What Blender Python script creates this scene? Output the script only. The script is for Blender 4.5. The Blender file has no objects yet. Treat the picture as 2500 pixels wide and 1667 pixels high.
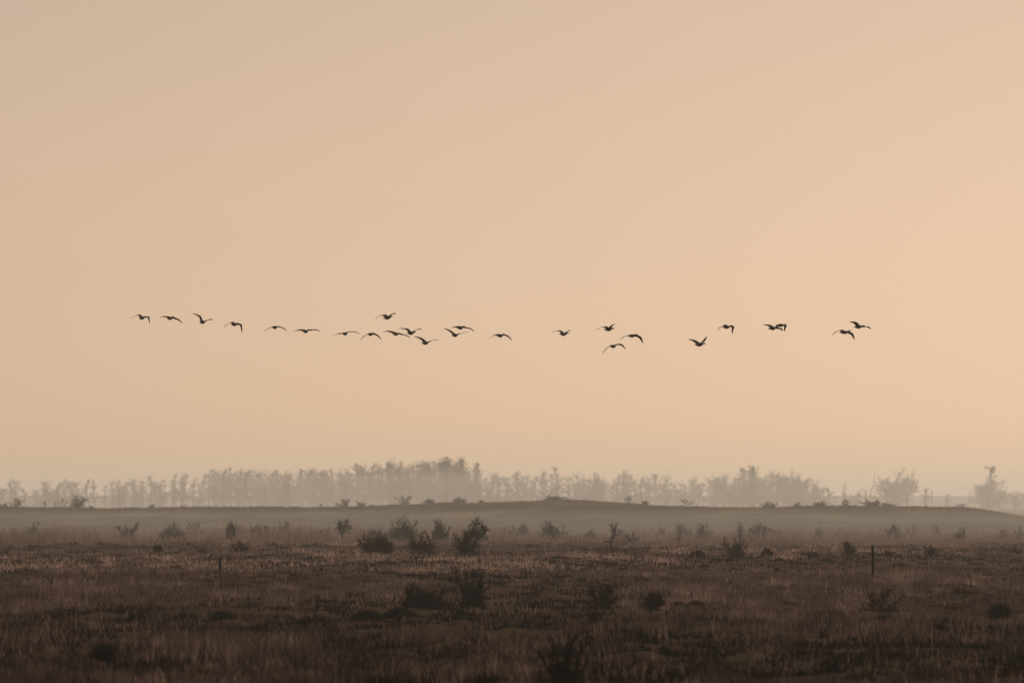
import bpy, math, random
import numpy as np
from mathutils import Vector

# ------------------------------------------------------------------ camera, sky, sun, exposure
SC = bpy.context.scene
COL = SC.collection
CAM_Z, K, HOR = 3.05, 3.6e-5, 1210.0          # eye height; radians per photo pixel (400 mm lens, 2500 px wide); horizon row

cam = bpy.data.cameras.new('camera')
cam.lens, cam.sensor_width = 400.0, 36.0
cam.clip_start, cam.clip_end = 1.0, 20000.0
cam.dof.use_dof = True
cam.dof.focus_distance = 520.0
cam.dof.aperture_fstop = 5.6
camo = bpy.data.objects.new('camera', cam)
COL.objects.link(camo)
camo.location = (0, 0, CAM_Z)
camo.rotation_euler = (math.pi / 2 + math.atan((HOR - 833.5) * K), 0, 0)
SC.camera = camo

SUN_EL, SUN_AZ = math.radians(29), math.radians(17)      # low sun behind the scene, beyond the right edge of the frame
W = bpy.data.worlds.new('World')
SC.world = W
W.use_nodes = True
wn = W.node_tree
wn.nodes.clear()
sky = wn.nodes.new('ShaderNodeTexSky')
sky.sky_type = 'NISHITA'
sky.sun_disc = False
sky.sun_elevation, sky.sun_rotation = SUN_EL, SUN_AZ
sky.dust_density, sky.air_density, sky.ozone_density = 1.45, 0.17, 0.0
bg = wn.nodes.new('ShaderNodeBackground')
bg.inputs[1].default_value = 0.05
wo = wn.nodes.new('ShaderNodeOutputWorld')
wn.links.new(sky.outputs[0], bg.inputs[0])
wn.links.new(bg.outputs[0], wo.inputs[0])

sun = bpy.data.lights.new('sun', 'SUN')
sun.energy, sun.angle, sun.color = 3.1, math.radians(0.5), (1.0, 0.90, 0.79)
suno = bpy.data.objects.new('sun', sun)
COL.objects.link(suno)
sd = Vector((math.sin(SUN_AZ) * math.cos(SUN_EL), math.cos(SUN_AZ) * math.cos(SUN_EL), math.sin(SUN_EL)))
suno.rotation_euler = sd.to_track_quat('Z', 'Y').to_euler()

SC.view_settings.view_transform = 'Standard'
SC.view_settings.look = 'None'
SC.view_settings.gamma = 1.0
SC.view_settings.use_curve_mapping = False
SC.view_settings.exposure = -0.78
SC.view_settings.use_white_balance = True          # warm, faintly pink camera balance
SC.view_settings.white_balance_temperature = 9000
SC.view_settings.white_balance_tint = 18
SC.cycles.volume_bounces = 1

HAZE_DENSITY, MIST_DENSITY, LOW_MIST_DENSITY = 0.00011, 0.00036, 0.00034
HAZE_COLOR, HAZE_G = (0.86, 0.94, 1.0), 0.6

# ------------------------------------------------------------------ helpers
def at(px, py, d):
    return ((px - 1250) * K * d, d, CAM_Z + (HOR - py) * K * d)

def dist(py):                                   # distance at which flat ground shows on photo row py
    return CAM_Z / ((py - HOR) * K)

def hash01(ix, iy, seed):
    h = (ix.astype(np.int64) * 374761393 + iy.astype(np.int64) * 668265263 + seed * 1274126177) & 0xffffffff
    h = ((h ^ (h >> 13)) * 1103515245) & 0xffffffff
    h = ((h ^ (h >> 16)) * 2246822519) & 0xffffffff
    return ((h ^ (h >> 15)) & 0xffffff) / 16777215.0

def noise(x, y, seed):                          # value noise 0..1
    x, y = np.asarray(x, float), np.asarray(y, float)
    ix, iy = np.floor(x), np.floor(y)
    fx, fy = x - ix, y - iy
    fx, fy = fx * fx * (3 - 2 * fx), fy * fy * (3 - 2 * fy)
    a, b = hash01(ix, iy, seed), hash01(ix + 1, iy, seed)
    c, d = hash01(ix, iy + 1, seed), hash01(ix + 1, iy + 1, seed)
    return (a + (b - a) * fx) * (1 - fy) + (c + (d - c) * fx) * fy

def sstep(a, b, v):
    t = np.clip((v - a) / (b - a), 0, 1)
    return t * t * (3 - 2 * t)

def bank_edge(x):                               # where the low bank in front of the tall grass runs
    return 634 + 9 * (noise(x / 9.0, x * 0, 41) - .5) + 5 * (noise(x / 2.5, x * 0, 42) - .5)

def ground_z(x, y):
    x, y = np.asarray(x, float), np.asarray(y, float)
    fade = 1 - sstep(640, 760, y)
    z = .26 * (noise(x / 34, y / 60, 1) - .5) + .14 * (noise(x / 8, y / 12, 2) - .5)
    b = np.clip(noise(x / 1.1, y / 1.5, 3) - .50, 0, 1) * 2
    p = noise(x / 7, y / 9, 4)
    z = z + b ** 1.2 * (.09 + .20 * p) + .07 * (noise(x / .42, y / .5, 5) - .5)
    b2 = np.clip(noise(x / 2.6, y / 3.2, 6) - .62, 0, 1) * 2.6
    z = z + .08 * b2
    z = z * fade
    z = z + .25 * sstep(0, 1.6, y - bank_edge(x)) * (1 - .7 * sstep(-8, 12, x))
    return z

def gz(x, y):
    return float(ground_z(np.array([x]), np.array([y]))[0])

def tag(o, label=None, cat=None, group=None, kind=None):
    for k, v in (('label', label), ('category', cat), ('group', group), ('kind', kind)):
        if v:
            o[k] = v
    return o

def mesh_np(name, V, F, mat, smooth=False, col=None):   # V (n,3), F (m,3) or (m,4) arrays
    V, F = np.asarray(V, np.float32), np.asarray(F, np.int32)
    me = bpy.data.meshes.new(name)
    me.vertices.add(len(V))
    me.vertices.foreach_set('co', V.ravel())
    k = F.shape[1]
    me.loops.add(F.size)
    me.loops.foreach_set('vertex_index', F.ravel())
    me.polygons.add(len(F))
    me.polygons.foreach_set('loop_start', np.arange(0, F.size, k, dtype=np.int32))
    me.polygons.foreach_set('loop_total', np.full(len(F), k, np.int32))
    if smooth:
        me.polygons.foreach_set('use_smooth', np.ones(len(F), bool))
    if col is not None:
        a = me.color_attributes.new('tone', 'FLOAT_COLOR', 'POINT')
        c = np.ones((len(V), 4), np.float32)
        c[:, :3] = col
        a.data.foreach_set('color', c.ravel())
    me.materials.append(mat)
    me.update(calc_edges=True)
    return me

def link(name, me, parent=None, loc=None):
    o = bpy.data.objects.new(name, me)
    COL.objects.link(o)
    if parent is not None:
        o.parent = parent
    if loc is not None:
        o.location = loc
    return o

# ------------------------------------------------------------------ materials
def new_mat(name):
    m = bpy.data.materials.new(name)
    m.use_nodes = True
    m.node_tree.nodes.clear()
    n, l = m.node_tree.nodes, m.node_tree.links
    out = n.new('ShaderNodeOutputMaterial')
    return m, n, l, out

def noise_ramp(n, l, scale, stops, detail=6, coord='Object', stretch=None):
    tc = n.new('ShaderNodeTexCoord')
    mp = n.new('ShaderNodeMapping')
    if stretch:
        mp.inputs['Scale'].default_value = stretch
    l.new(tc.outputs[coord], mp.inputs[0])
    t = n.new('ShaderNodeTexNoise')
    t.inputs['Scale'].default_value = scale
    t.inputs['Detail'].default_value = detail
    l.new(mp.outputs[0], t.inputs['Vector'])
    r = n.new('ShaderNodeValToRGB')
    el = r.color_ramp.elements
    el[0].position, el[0].color = stops[0][0], (*stops[0][1], 1)
    el[1].position, el[1].color = stops[-1][0], (*stops[-1][1], 1)
    for p, c in stops[1:-1]:
        e = el.new(p)
        e.color = (*c, 1)
    l.new(t.outputs[0], r.inputs[0])
    return r.outputs[0], t.outputs[0]

def solid(name, scale, stops, rough=.9, bump=0.0, stretch=None):
    m, n, l, out = new_mat(name)
    c, f = noise_ramp(n, l, scale, stops, stretch=stretch)
    p = n.new('ShaderNodeBsdfPrincipled')
    p.inputs['Roughness'].default_value = rough
    p.inputs['Specular IOR Level'].default_value = 0.0
    l.new(c, p.inputs['Base Color'])
    if bump:
        b = n.new('ShaderNodeBump')
        b.inputs['Strength'].default_value = 1
        b.inputs['Distance'].default_value = bump
        l.new(f, b.inputs['Height'])
        l.new(b.outputs[0], p.inputs['Normal'])
    l.new(p.outputs[0], out.inputs[0])
    return m

def leafy(name, transl=.45, tint=(1, 1, 1)):     # dry blades: colour from the mesh, light passes through
    m, n, l, out = new_mat(name)
    a = n.new('ShaderNodeAttribute')
    a.attribute_name = 'tone'
    d = n.new('ShaderNodeBsdfDiffuse')
    t = n.new('ShaderNodeBsdfTranslucent')
    mx = n.new('ShaderNodeMixShader')
    mx.inputs[0].default_value = transl
    l.new(a.outputs['Color'], d.inputs[0])
    l.new(a.outputs['Color'], t.inputs[0])
    l.new(d.outputs[0], mx.inputs[1])
    l.new(t.outputs[0], mx.inputs[2])
    l.new(mx.outputs[0], out.inputs[0])
    return m

def volume(name, color, density, g):
    m, n, l, out = new_mat(name)
    v = n.new('ShaderNodeVolumePrincipled')
    v.inputs['Color'].default_value = (*color, 1)
    v.inputs['Density'].default_value = density
    v.inputs['Anisotropy'].default_value = g
    l.new(v.outputs[0], out.inputs['Volume'])
    return m

M_ground = solid('field_soil', .35, [(.3, (.050, .035, .030)), (.5, (.125, .089, .073)), (.62, (.112, .092, .070)), (.75, (.19, .135, .107))], bump=.03)
M_dune = solid('dune_turf', .12, [(.3, (.06, .052, .036)), (.52, (.10, .085, .058)), (.72, (.19, .155, .11))], bump=.15, stretch=(1, .35, 1))
M_dyke = solid('dyke_turf', .05, [(.3, (.06, .05, .03)), (.7, (.09, .08, .05))])
M_mound = solid('mound_turf', 3.0, [(.3, (.016, .013, .009)), (.7, (.040, .031, .021))], bump=.02)
M_bark = solid('dark_bark', 8.0, [(.3, (.010, .008, .007)), (.7, (.028, .022, .018))])
M_twig = solid('thorn_twig', 6.0, [(.3, (.012, .009, .008)), (.7, (.032, .024, .020))])
M_wood = solid('weathered_post_wood', 9.0, [(.3, (.007, .006, .006)), (.7, (.018, .016, .015))], stretch=(1, 1, .15))
M_treebark = solid('far_tree_bark', 2.0, [(.3, (.03, .025, .02)), (.7, (.07, .06, .05))])
M_treetwig = solid('far_tree_twig', 1.0, [(.3, (.035, .026, .018)), (.7, (.08, .06, .042))])
M_grass = leafy('dry_grass_blade', .5)
M_rush = leafy('rush_blade', .25)
M_feather = leafy('feather', .0)
M_sparkle = leafy('pale_sparkle', .6)

# ------------------------------------------------------------------ ground sheet, dune, dyke
def build_ground():
    ys = np.concatenate([np.arange(-50, 150, 20.), np.arange(150, 262, .3), np.arange(262, 420, .6), np.arange(420, 660, 1.2),
                         np.arange(660, 1000, 8.), np.arange(1000, 6001, 100.)])
    core = np.linspace(-.066, .066, 300)
    ext = np.array([.6, 2, 6, 16, 45, 120, 350, 900, 1500])
    base = np.maximum(ys, 150)
    X = np.concatenate([-(ext[::-1][None, :] + .066 * base[:, None]), core[None, :] * base[:, None], ext[None, :] + .066 * base[:, None]], 1)
    X = np.clip(X, -2000, 2000)
    Y = np.repeat(ys[:, None], X.shape[1], 1)
    Z = ground_z(X, Y)
    nr, nc = X.shape
    V = np.stack([X, Y, Z], -1).reshape(-1, 3)
    i = (np.arange(nr - 1)[:, None] * nc + np.arange(nc - 1)[None, :]).ravel()
    F = np.stack([i, i + 1, i + nc + 1, i + nc], 1)
    tag(link('ground', mesh_np('ground', V, F, M_ground, smooth=True)), 'rough brown winter pasture reaching to the dune', kind='structure')
build_ground()

CREST_D = 1050.0
CREST = np.array([(-900, 1241), (-200, 1240), (0, 1239), (234, 1242), (408, 1239), (640, 1237), (783, 1238), (946, 1235), (1055, 1232), (1083, 1229), (1164, 1229),
                  (1260, 1223), (1302, 1222), (1354, 1218), (1417, 1220), (1512, 1226), (1594, 1232), (1648, 1235), (1880, 1238), (2078, 1236), (2322, 1237),
                  (2377, 1241), (2445, 1251), (2500, 1264), (2600, 1284), (2700, 1291), (4000, 1293)], float)

def crest_h(x):
    py = np.interp(np.asarray(x, float) / (K * CREST_D) + 1250, CREST[:, 0], CREST[:, 1])
    return CAM_Z - (py - HOR) * K * CREST_D

def dune_z(x, y):
    h = crest_h(x)
    t = np.where(y < CREST_D, (y - 930) / (CREST_D - 930), (1150 - y) / (1150 - CREST_D))
    s = sstep(0, 1, t)
    return h * (s * .55 + .45 * np.clip(t, 0, 1)) + s * ((.16 * (noise(x / 2.2, y / 5, 11) - .5) + .22 * (noise(x / 7, y / 12, 13) - .5)) * 1 + .08 * (noise(x / .7, y / 2, 12) - .5))

def build_dune():
    xs = np.concatenate([np.arange(-300, -56, 3.), np.arange(-56, 56, .22), np.arange(56, 120, 3.)])
    ys = np.concatenate([np.linspace(925, 1030, 26), np.linspace(1034, 1066, 17), np.linspace(1072, 1155, 14)])
    X, Y = np.meshgrid(xs, ys)
    Z = dune_z(X, Y) - .02
    nr, nc = X.shape
    V = np.stack([X, Y, Z], -1).reshape(-1, 3)
    i = (np.arange(nr - 1)[:, None] * nc + np.arange(nc - 1)[None, :]).ravel()
    F = np.stack([i, i + 1, i + nc + 1, i + nc], 1)
    tag(link('dune', mesh_np('dune', V, F, M_dune, smooth=True)), 'long low grassy dune behind the misty hollow', kind='structure')
build_dune()

def build_dyke():
    xs = np.linspace(-1500, 1500, 700)
    prof = [(3440, -.3), (3480, 2.2), (3492, 3.0), (3500, 3.06), (3510, 3.02), (3560, -.3)]
    V, F = [], []
    for j, (y, z) in enumerate(prof):
        n = (noise(xs / 12, xs * 0 + j, 15) - .5) * .25 if 1 < j < 5 else xs * 0
        V.append(np.stack([xs, xs * 0 + y, xs * 0 + z + n], 1))
    V = np.concatenate(V)
    nc = len(xs)
    i = (np.arange(len(prof) - 1)[:, None] * nc + np.arange(nc - 1)[None, :]).ravel()
    tag(link('dyke', mesh_np('dyke', V, np.stack([i, i + 1, i + nc + 1, i + nc], 1), M_dyke, smooth=True)), 'straight far dyke closing the plain behind the trees', kind='structure')
build_dyke()

# ------------------------------------------------------------------ haze and mist: closed boxes of even density
def box(name, lo, hi, mat, label):
    (x0, y0, z0), (x1, y1, z1) = lo, hi
    V = [(x0, y0, z0), (x1, y0, z0), (x1, y1, z0), (x0, y1, z0), (x0, y0, z1), (x1, y0, z1), (x1, y1, z1), (x0, y1, z1)]
    F = [(0, 3, 2, 1), (4, 5, 6, 7), (0, 1, 5, 4), (1, 2, 6, 5), (2, 3, 7, 6), (3, 0, 4, 7)]
    tag(link(name, mesh_np(name, V, F, mat)), label, kind='stuff')
box('haze', (-2100, -70, -2.0), (2100, 6100, 12.4), volume('haze', HAZE_COLOR, HAZE_DENSITY, HAZE_G), 'warm evening haze over the whole plain')
box('mist', (-2060, 610, -1.6), (2060, 6060, 7.0), volume('mist', HAZE_COLOR, MIST_DENSITY, HAZE_G), 'mist bank lying beyond the tall grass')
box('ground_mist', (-2030, 640, -1.3), (2030, 1140, 1.9), volume('ground_mist', HAZE_COLOR, LOW_MIST_DENSITY, HAZE_G), 'shallow ground mist in the hollow before the dune')

# ------------------------------------------------------------------ plants: tubes, spikes, blades
def tube(pts, radii, sides=3):
    pts = np.asarray(pts, float)
    n = len(pts)
    d = np.gradient(pts, axis=0)
    d /= np.linalg.norm(d, axis=1)[:, None] + 1e-9
    ref = np.where(np.abs(d[:, 2:3]) > .9, np.array([[1., 0, 0]]), np.array([[0., 0, 1.]]))
    u = np.cross(d, ref)
    u /= np.linalg.norm(u, axis=1)[:, None] + 1e-9
    v = np.cross(d, u)
    a = np.arange(sides) * 2 * np.pi / sides
    V = pts[:, None] + np.asarray(radii)[:, None, None] * (np.cos(a)[None, :, None] * u[:, None] + np.sin(a)[None, :, None] * v[:, None])
    F = []
    for i in range(n - 1):
        for j in range(sides):
            k = (j + 1) % sides
            p, q, r, s = i * sides + j, i * sides + k, (i + 1) * sides + k, (i + 1) * sides + j
            F += [(p, q, r), (p, r, s)]
    return V.reshape(-1, 3), np.array(F)

def spikes(P, D, width):                          # thin three-sided spikes (twigs): start, vector, base width
    P, D = np.asarray(P, float), np.asarray(D, float)
    n = len(P)
    L = np.linalg.norm(D, axis=1)[:, None] + 1e-9
    d = D / L
    ref = np.where(np.abs(d[:, 2:3]) > .9, np.array([[1., 0, 0]]), np.array([[0., 0, 1.]]))
    u = np.cross(d, ref)
    u /= np.linalg.norm(u, axis=1)[:, None] + 1e-9
    v = np.cross(d, u)
    w = (np.zeros(n) + width)[:, None] * .58
    ring = [P + w * (math.cos(a) * u + math.sin(a) * v) for a in (0, 2.094, 4.189)]
    V = np.stack(ring + [P + D], 1).reshape(-1, 3)
    b = np.arange(n)[:, None] * 4
    F = np.concatenate([b + np.array([[0, 1, 3]]), b + np.array([[1, 2, 3]]), b + np.array([[2, 0, 3]])])
    return V, F

def join(parts):
    V, F, o = [], [], 0
    for v, f in parts:
        V.append(v)
        F.append(f + o)
        o += len(v)
    return np.concatenate(V), np.concatenate(F)

def blades(x, y, z, h, w, lean, rng, segs=2):      # grass blades, returns V, F, verts per blade
    n = len(x)
    a = rng.uniform(0, 2 * np.pi, n)
    wd = np.stack([np.cos(a), np.sin(a), a * 0], 1) * (w / 2)[:, None]
    b = rng.uniform(0, 2 * np.pi, n)
    ld = np.stack([np.cos(b), np.sin(b), b * 0], 1) * (lean * h)[:, None]
    P = np.stack([x, y, z - .02], 1)
    up = np.stack([x * 0, x * 0, h], 1)
    if segs == 1:
        V = np.stack([P - wd, P + wd, P + up + ld], 1).reshape(-1, 3)
        return V, np.arange(3 * n).reshape(-1, 3), 3
    m = P + up * .55 + ld * .35
    V = np.stack([P - wd, P + wd, m - wd * .75, m + wd * .75, P + up * (1 - .25 * lean[:, None]) + ld], 1).reshape(-1, 3)
    o = np.arange(n)[:, None] * 5
    F = np.concatenate([o + np.array([[0, 1, 3]]), o + np.array([[0, 3, 2]]), o + np.array([[2, 3, 4]])])
    return V, F, 5

STYLES = {
    # stems, polar angle range (deg), start radius, branches, twigs, twig length, upward pull, bare share of stem
    'dome':   dict(n=17, ang=(5, 82), r0=.12, nb=8, nt=11, tl=.22, up=.10, bare=.15, wav=.10, fill=900, fs=1.00),
    'open':   dict(n=8, ang=(8, 60), r0=.08, nb=7, nt=9, tl=.20, up=.30, bare=.25, wav=.20, fill=620, fs=0.80),
    'spiky':  dict(n=9, ang=(3, 50), r0=.10, nb=7, nt=8, tl=.24, up=.55, bare=.20, wav=.16, fill=480, fs=0.72),
    'sparse': dict(n=6, ang=(5, 55), r0=.08, nb=5, nt=6, tl=.22, up=.35, bare=.30, wav=.22, fill=110, fs=0.80),
    'arch':   dict(n=14, ang=(15, 70), r0=.15, nb=6, nt=8, tl=.25, up=-.35, bare=.25, wav=.10, fill=1400, fs=0.88),
    'low':    dict(n=18, ang=(25, 80), r0=.35, nb=6, nt=9, tl=.25, up=.05, bare=.10, wav=.12, fill=900, fs=1.00),
    'sapling': dict(n=2, ang=(0, 10), r0=.03, nb=11, nt=6, tl=.16, up=.45, bare=.30, wav=.10, fill=30, fs=0.50),
    'gnarl':  dict(n=8, ang=(6, 58), r0=.05, nb=8, nt=8, tl=.17, up=.35, bare=.22, wav=.26, fill=230, fs=.78),
    'ball':   dict(n=9, ang=(5, 60), r0=.05, nb=7, nt=10, tl=.20, up=.15, bare=.35, wav=.16, fill=230, fs=1.00),
}

def grow(style, rng, dense=1.0):
    s = STYLES[style]
    tubes, P, D = [], [], []
    for i in range(s['n']):
        th = math.radians(rng.uniform(*s['ang']))
        ph = rng.uniform(0, 2 * math.pi)
        d = np.array([math.sin(th) * math.cos(ph), math.sin(th) * math.sin(ph), math.cos(th)])
        p = np.array([math.cos(ph), math.sin(ph), 0]) * s['r0'] * rng.uniform(0, 1)
        L = rng.uniform(.5, .88) if style in ('dome', 'arch', 'low') else rng.uniform(.6, 1.0)
        if style == 'ball':
            p = p * .5 + np.array([0, 0, .33])
            L *= .62
        pts = [p]
        for k in range(5):
            d = d + rng.normal(0, s['wav'], 3) + np.array([0, 0, s['up'] * .22])
            d /= np.linalg.norm(d)
            pts.append(pts[-1] + d * L / 5)
        pts = np.array(pts)
        r = .022 * rng.uniform(.7, 1.3) * {'sapling': .5, 'sparse': .7, 'gnarl': 1.25}.get(style, 1)
        tubes.append(tube(pts, np.linspace(r, r * .3, 6)))
        for j in range(s['nb']):
            f = rng.uniform(s['bare'], 1) * 5
            k = min(int(f), 4)
            q = pts[k] + (pts[k + 1] - pts[k]) * (f - k)
            bd = (pts[k + 1] - pts[k]) / (L / 5) + rng.normal(0, .65, 3) + np.array([0, 0, s['up'] * .4])
            bd /= np.linalg.norm(bd)
            bl = L * rng.uniform(.18, .42) * (1.15 - f / 8)
            b2 = bd + rng.normal(0, .25, 3)
            bp = np.array([q, q + bd * bl * .5, q + bd * bl * .5 + b2 / np.linalg.norm(b2) * bl * .5])
            tubes.append(tube(bp, [r * .5, r * .38, r * .2]))
            nt = s['nt']
            g = rng.uniform(.1, 1, nt) * 2
            kk = np.minimum(g.astype(int), 1)
            P.append(bp[kk] + (bp[kk + 1] - bp[kk]) * (g - kk)[:, None])
            td = bd[None] + rng.normal(0, .7, (nt, 3)) + np.array([0, 0, s['up'] * .5])
            td /= np.linalg.norm(td, axis=1)[:, None]
            D.append(td * (s['tl'] * rng.uniform(.4, 1.1, nt))[:, None])
    nf = int(s['fill'] * dense)
    v = rng.normal(0, 1, (nf, 3))
    v /= np.linalg.norm(v, axis=1)[:, None]
    rad = rng.uniform(0, 1, nf) ** .55
    if style == 'ball':
        c0, ax = np.array([0, 0, .62]), np.array([.50, .50, .36])
    elif style == 'low':
        v[:, 2] = np.abs(v[:, 2])
        c0, ax = np.array([0, 0, .0]), np.array([.85, .85, .50])
    else:
        v[:, 2] = np.abs(v[:, 2])
        c0, ax = np.array([0, 0, .0]), np.array([.62, .62, .80]) * s['fs']
    lump = .72 + .5 * noise(v[:, 0] * 2.2 + 9, v[:, 1] * 2.2 + v[:, 2] * 2.0, int(rng.integers(999)))
    P.append(c0 + v * ax * (rad * lump)[:, None])
    fd = v + rng.normal(0, .55, (nf, 3)) + np.array([0, 0, .25])
    fd /= np.linalg.norm(fd, axis=1)[:, None]
    D.append(fd * (s['tl'] * rng.uniform(.5, 1.2, nf))[:, None])
    if style == 'gnarl':
        tubes.append(tube([(0, 0, -.08), (.02, 0, .10), (-.02, .01, .24), (.03, 0, .40), (.02, 0, .58)], [.085, .062, .052, .042, .02], 6))
        tubes.append(tube([(-.02, 0, .16), (-.12, .03, .30), (-.17, .0, .46)], [.045, .034, .018], 5))
    if style == 'ball':
        tubes.append(tube([(0, 0, -.05), (.02, 0, .12), (0, .01, .36)], [.07, .045, .04], 6))
    return tubes, np.concatenate(P), np.concatenate(D)

def shrub(name, x, y, w, h, style, seed, label, cat='bush', group=None, twig=.010, skirt=0, dense=1.0):
    rng = np.random.default_rng(seed)
    tubes, P, D = grow(style, rng, dense)
    tips = P + D
    ex = np.percentile(tips[:, 0], 97) - np.percentile(tips[:, 0], 3)
    cx = (np.percentile(tips[:, 0], 97) + np.percentile(tips[:, 0], 3)) / 2
    ez = np.percentile(tips[:, 2], 99.3)
    S = np.array([w / ex, w / ex, h / ez])
    sh = np.array([cx * .7, 0, 0])
    z = gz(x, y) if y < 900 else float(dune_z(np.array([x]), np.array([y]))[0])
    root = tag(link(name, None, loc=(x, y, z - .03)), label, cat, group)
    V, F = join(tubes)
    link('stem', mesh_np('stem', (V - sh) * S, F, M_bark), root)
    Vt, Ft = spikes((P - sh) * S, D * S, twig * rng.uniform(.7, 1.3, len(P)))
    link('crown', mesh_np('crown', Vt, Ft, M_twig), root)
    if skirt:
        n = skirt
        r = np.sqrt(rng.uniform(0, 1, n)) * w * .36
        a = rng.uniform(0, 2 * np.pi, n)
        hh = h * rng.uniform(.15, .5, n) * (1.2 - r / (w * .36) * .8)
        Vb, Fb, k = blades(r * np.cos(a), r * np.sin(a), r * 0, hh, np.full(n, .022), np.full(n, .35), rng)
        c = np.repeat(np.array([[.035, .032, .018]]) * rng.uniform(.6, 1.5, (n, 1)), k, 0)
        g = link('grass_skirt', mesh_np('grass_skirt', Vb, Fb, M_rush, col=c), root)
        g['kind'] = 'stuff'
    return root

def tussock(x, y, w, h, seed, label, group='dark grass tussocks dotted over the pasture', n=220, tone=(.035, .027, .016), name='grass_tussock'):
    rng = np.random.default_rng(seed)
    th = np.abs(rng.normal(0, .62, n))
    ph = rng.uniform(0, 2 * np.pi, n)
    L = rng.uniform(.65, 1.0, n)
    D = np.stack([np.sin(th) * np.cos(ph) * w * .62, np.sin(th) * np.sin(ph) * w * .62, np.cos(np.minimum(th, 1.35)) * h], 1) * L[:, None]
    P = np.stack([np.cos(ph) * w * .2 * rng.uniform(0, 1, n), np.sin(ph) * w * .2 * rng.uniform(0, 1, n), ph * 0], 1)
    V, F = spikes(P, D, .02 * rng.uniform(.6, 1.4, n))
    c = np.repeat(np.array([tone]) * rng.uniform(.5, 1.7, (n, 1)), 4, 0)
    o = link(name, mesh_np(name, V, F, M_rush, col=c), loc=(x, y, gz(x, y) - .03))
    return tag(o, label, 'grass tussock', group)

LANDMARKS = [(20, 'the low scrub at the frame edge'), (109, 'the single thin ridge stalk'), (168, 'the largest dense ridge bush'), (290, 'the bare ridge past the dark knob'),
             (371, 'the very small ridge bush'), (446, 'the hair-thin ridge bush'), (490, 'the bare ridge after the hair-thin bush'), (537, 'the short post'), (585, 'the small bent bare shrub'),
             (640, 'the bare ridge past the bent shrub'), (722, 'the flat scrap of ridge scrub'), (783, 'the little thin ridge bush'), (838, 'the first pointed ridge bush'),
             (881, 'the smaller pointed ridge bush'), (925, 'the low tuft of ridge scrub'), (985, 'the wide airy ridge bush'), (1047, 'the rounded small ridge bush'),
             (1085, 'the start of the rising ridge'), (1121, 'the arching ridge bush'), (1176, 'the tiny scrub on the rising ridge'), (1250, 'the rising flank of the dune'),
             (1330, 'the dune summit'), (1420, 'the shoulder of the dune summit'), (1534, 'the little tree-like ridge bush'), (1575, 'the round pale ridge bush'),
             (1675, 'the wind-bent ridge bush'), (1740, 'the bare ridge after the wind-bent bush'), (1810, 'the ridge before the broad dark bush'), (1877, 'the broad dark ridge bush'),
             (1947, 'the small tufty ridge bush'), (2001, 'the flattened ridge bush'), (2064, 'the upright ridge bush'), (2132, 'the widest dark ridge bush'), (2260, 'the level bare ridge'),
             (2347, 'the last small ridge bush'), (2450, 'the sloping dune end')]

def landmark(px):
    return min(LANDMARKS, key=lambda a: abs(a[0] - px))[1]

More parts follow.
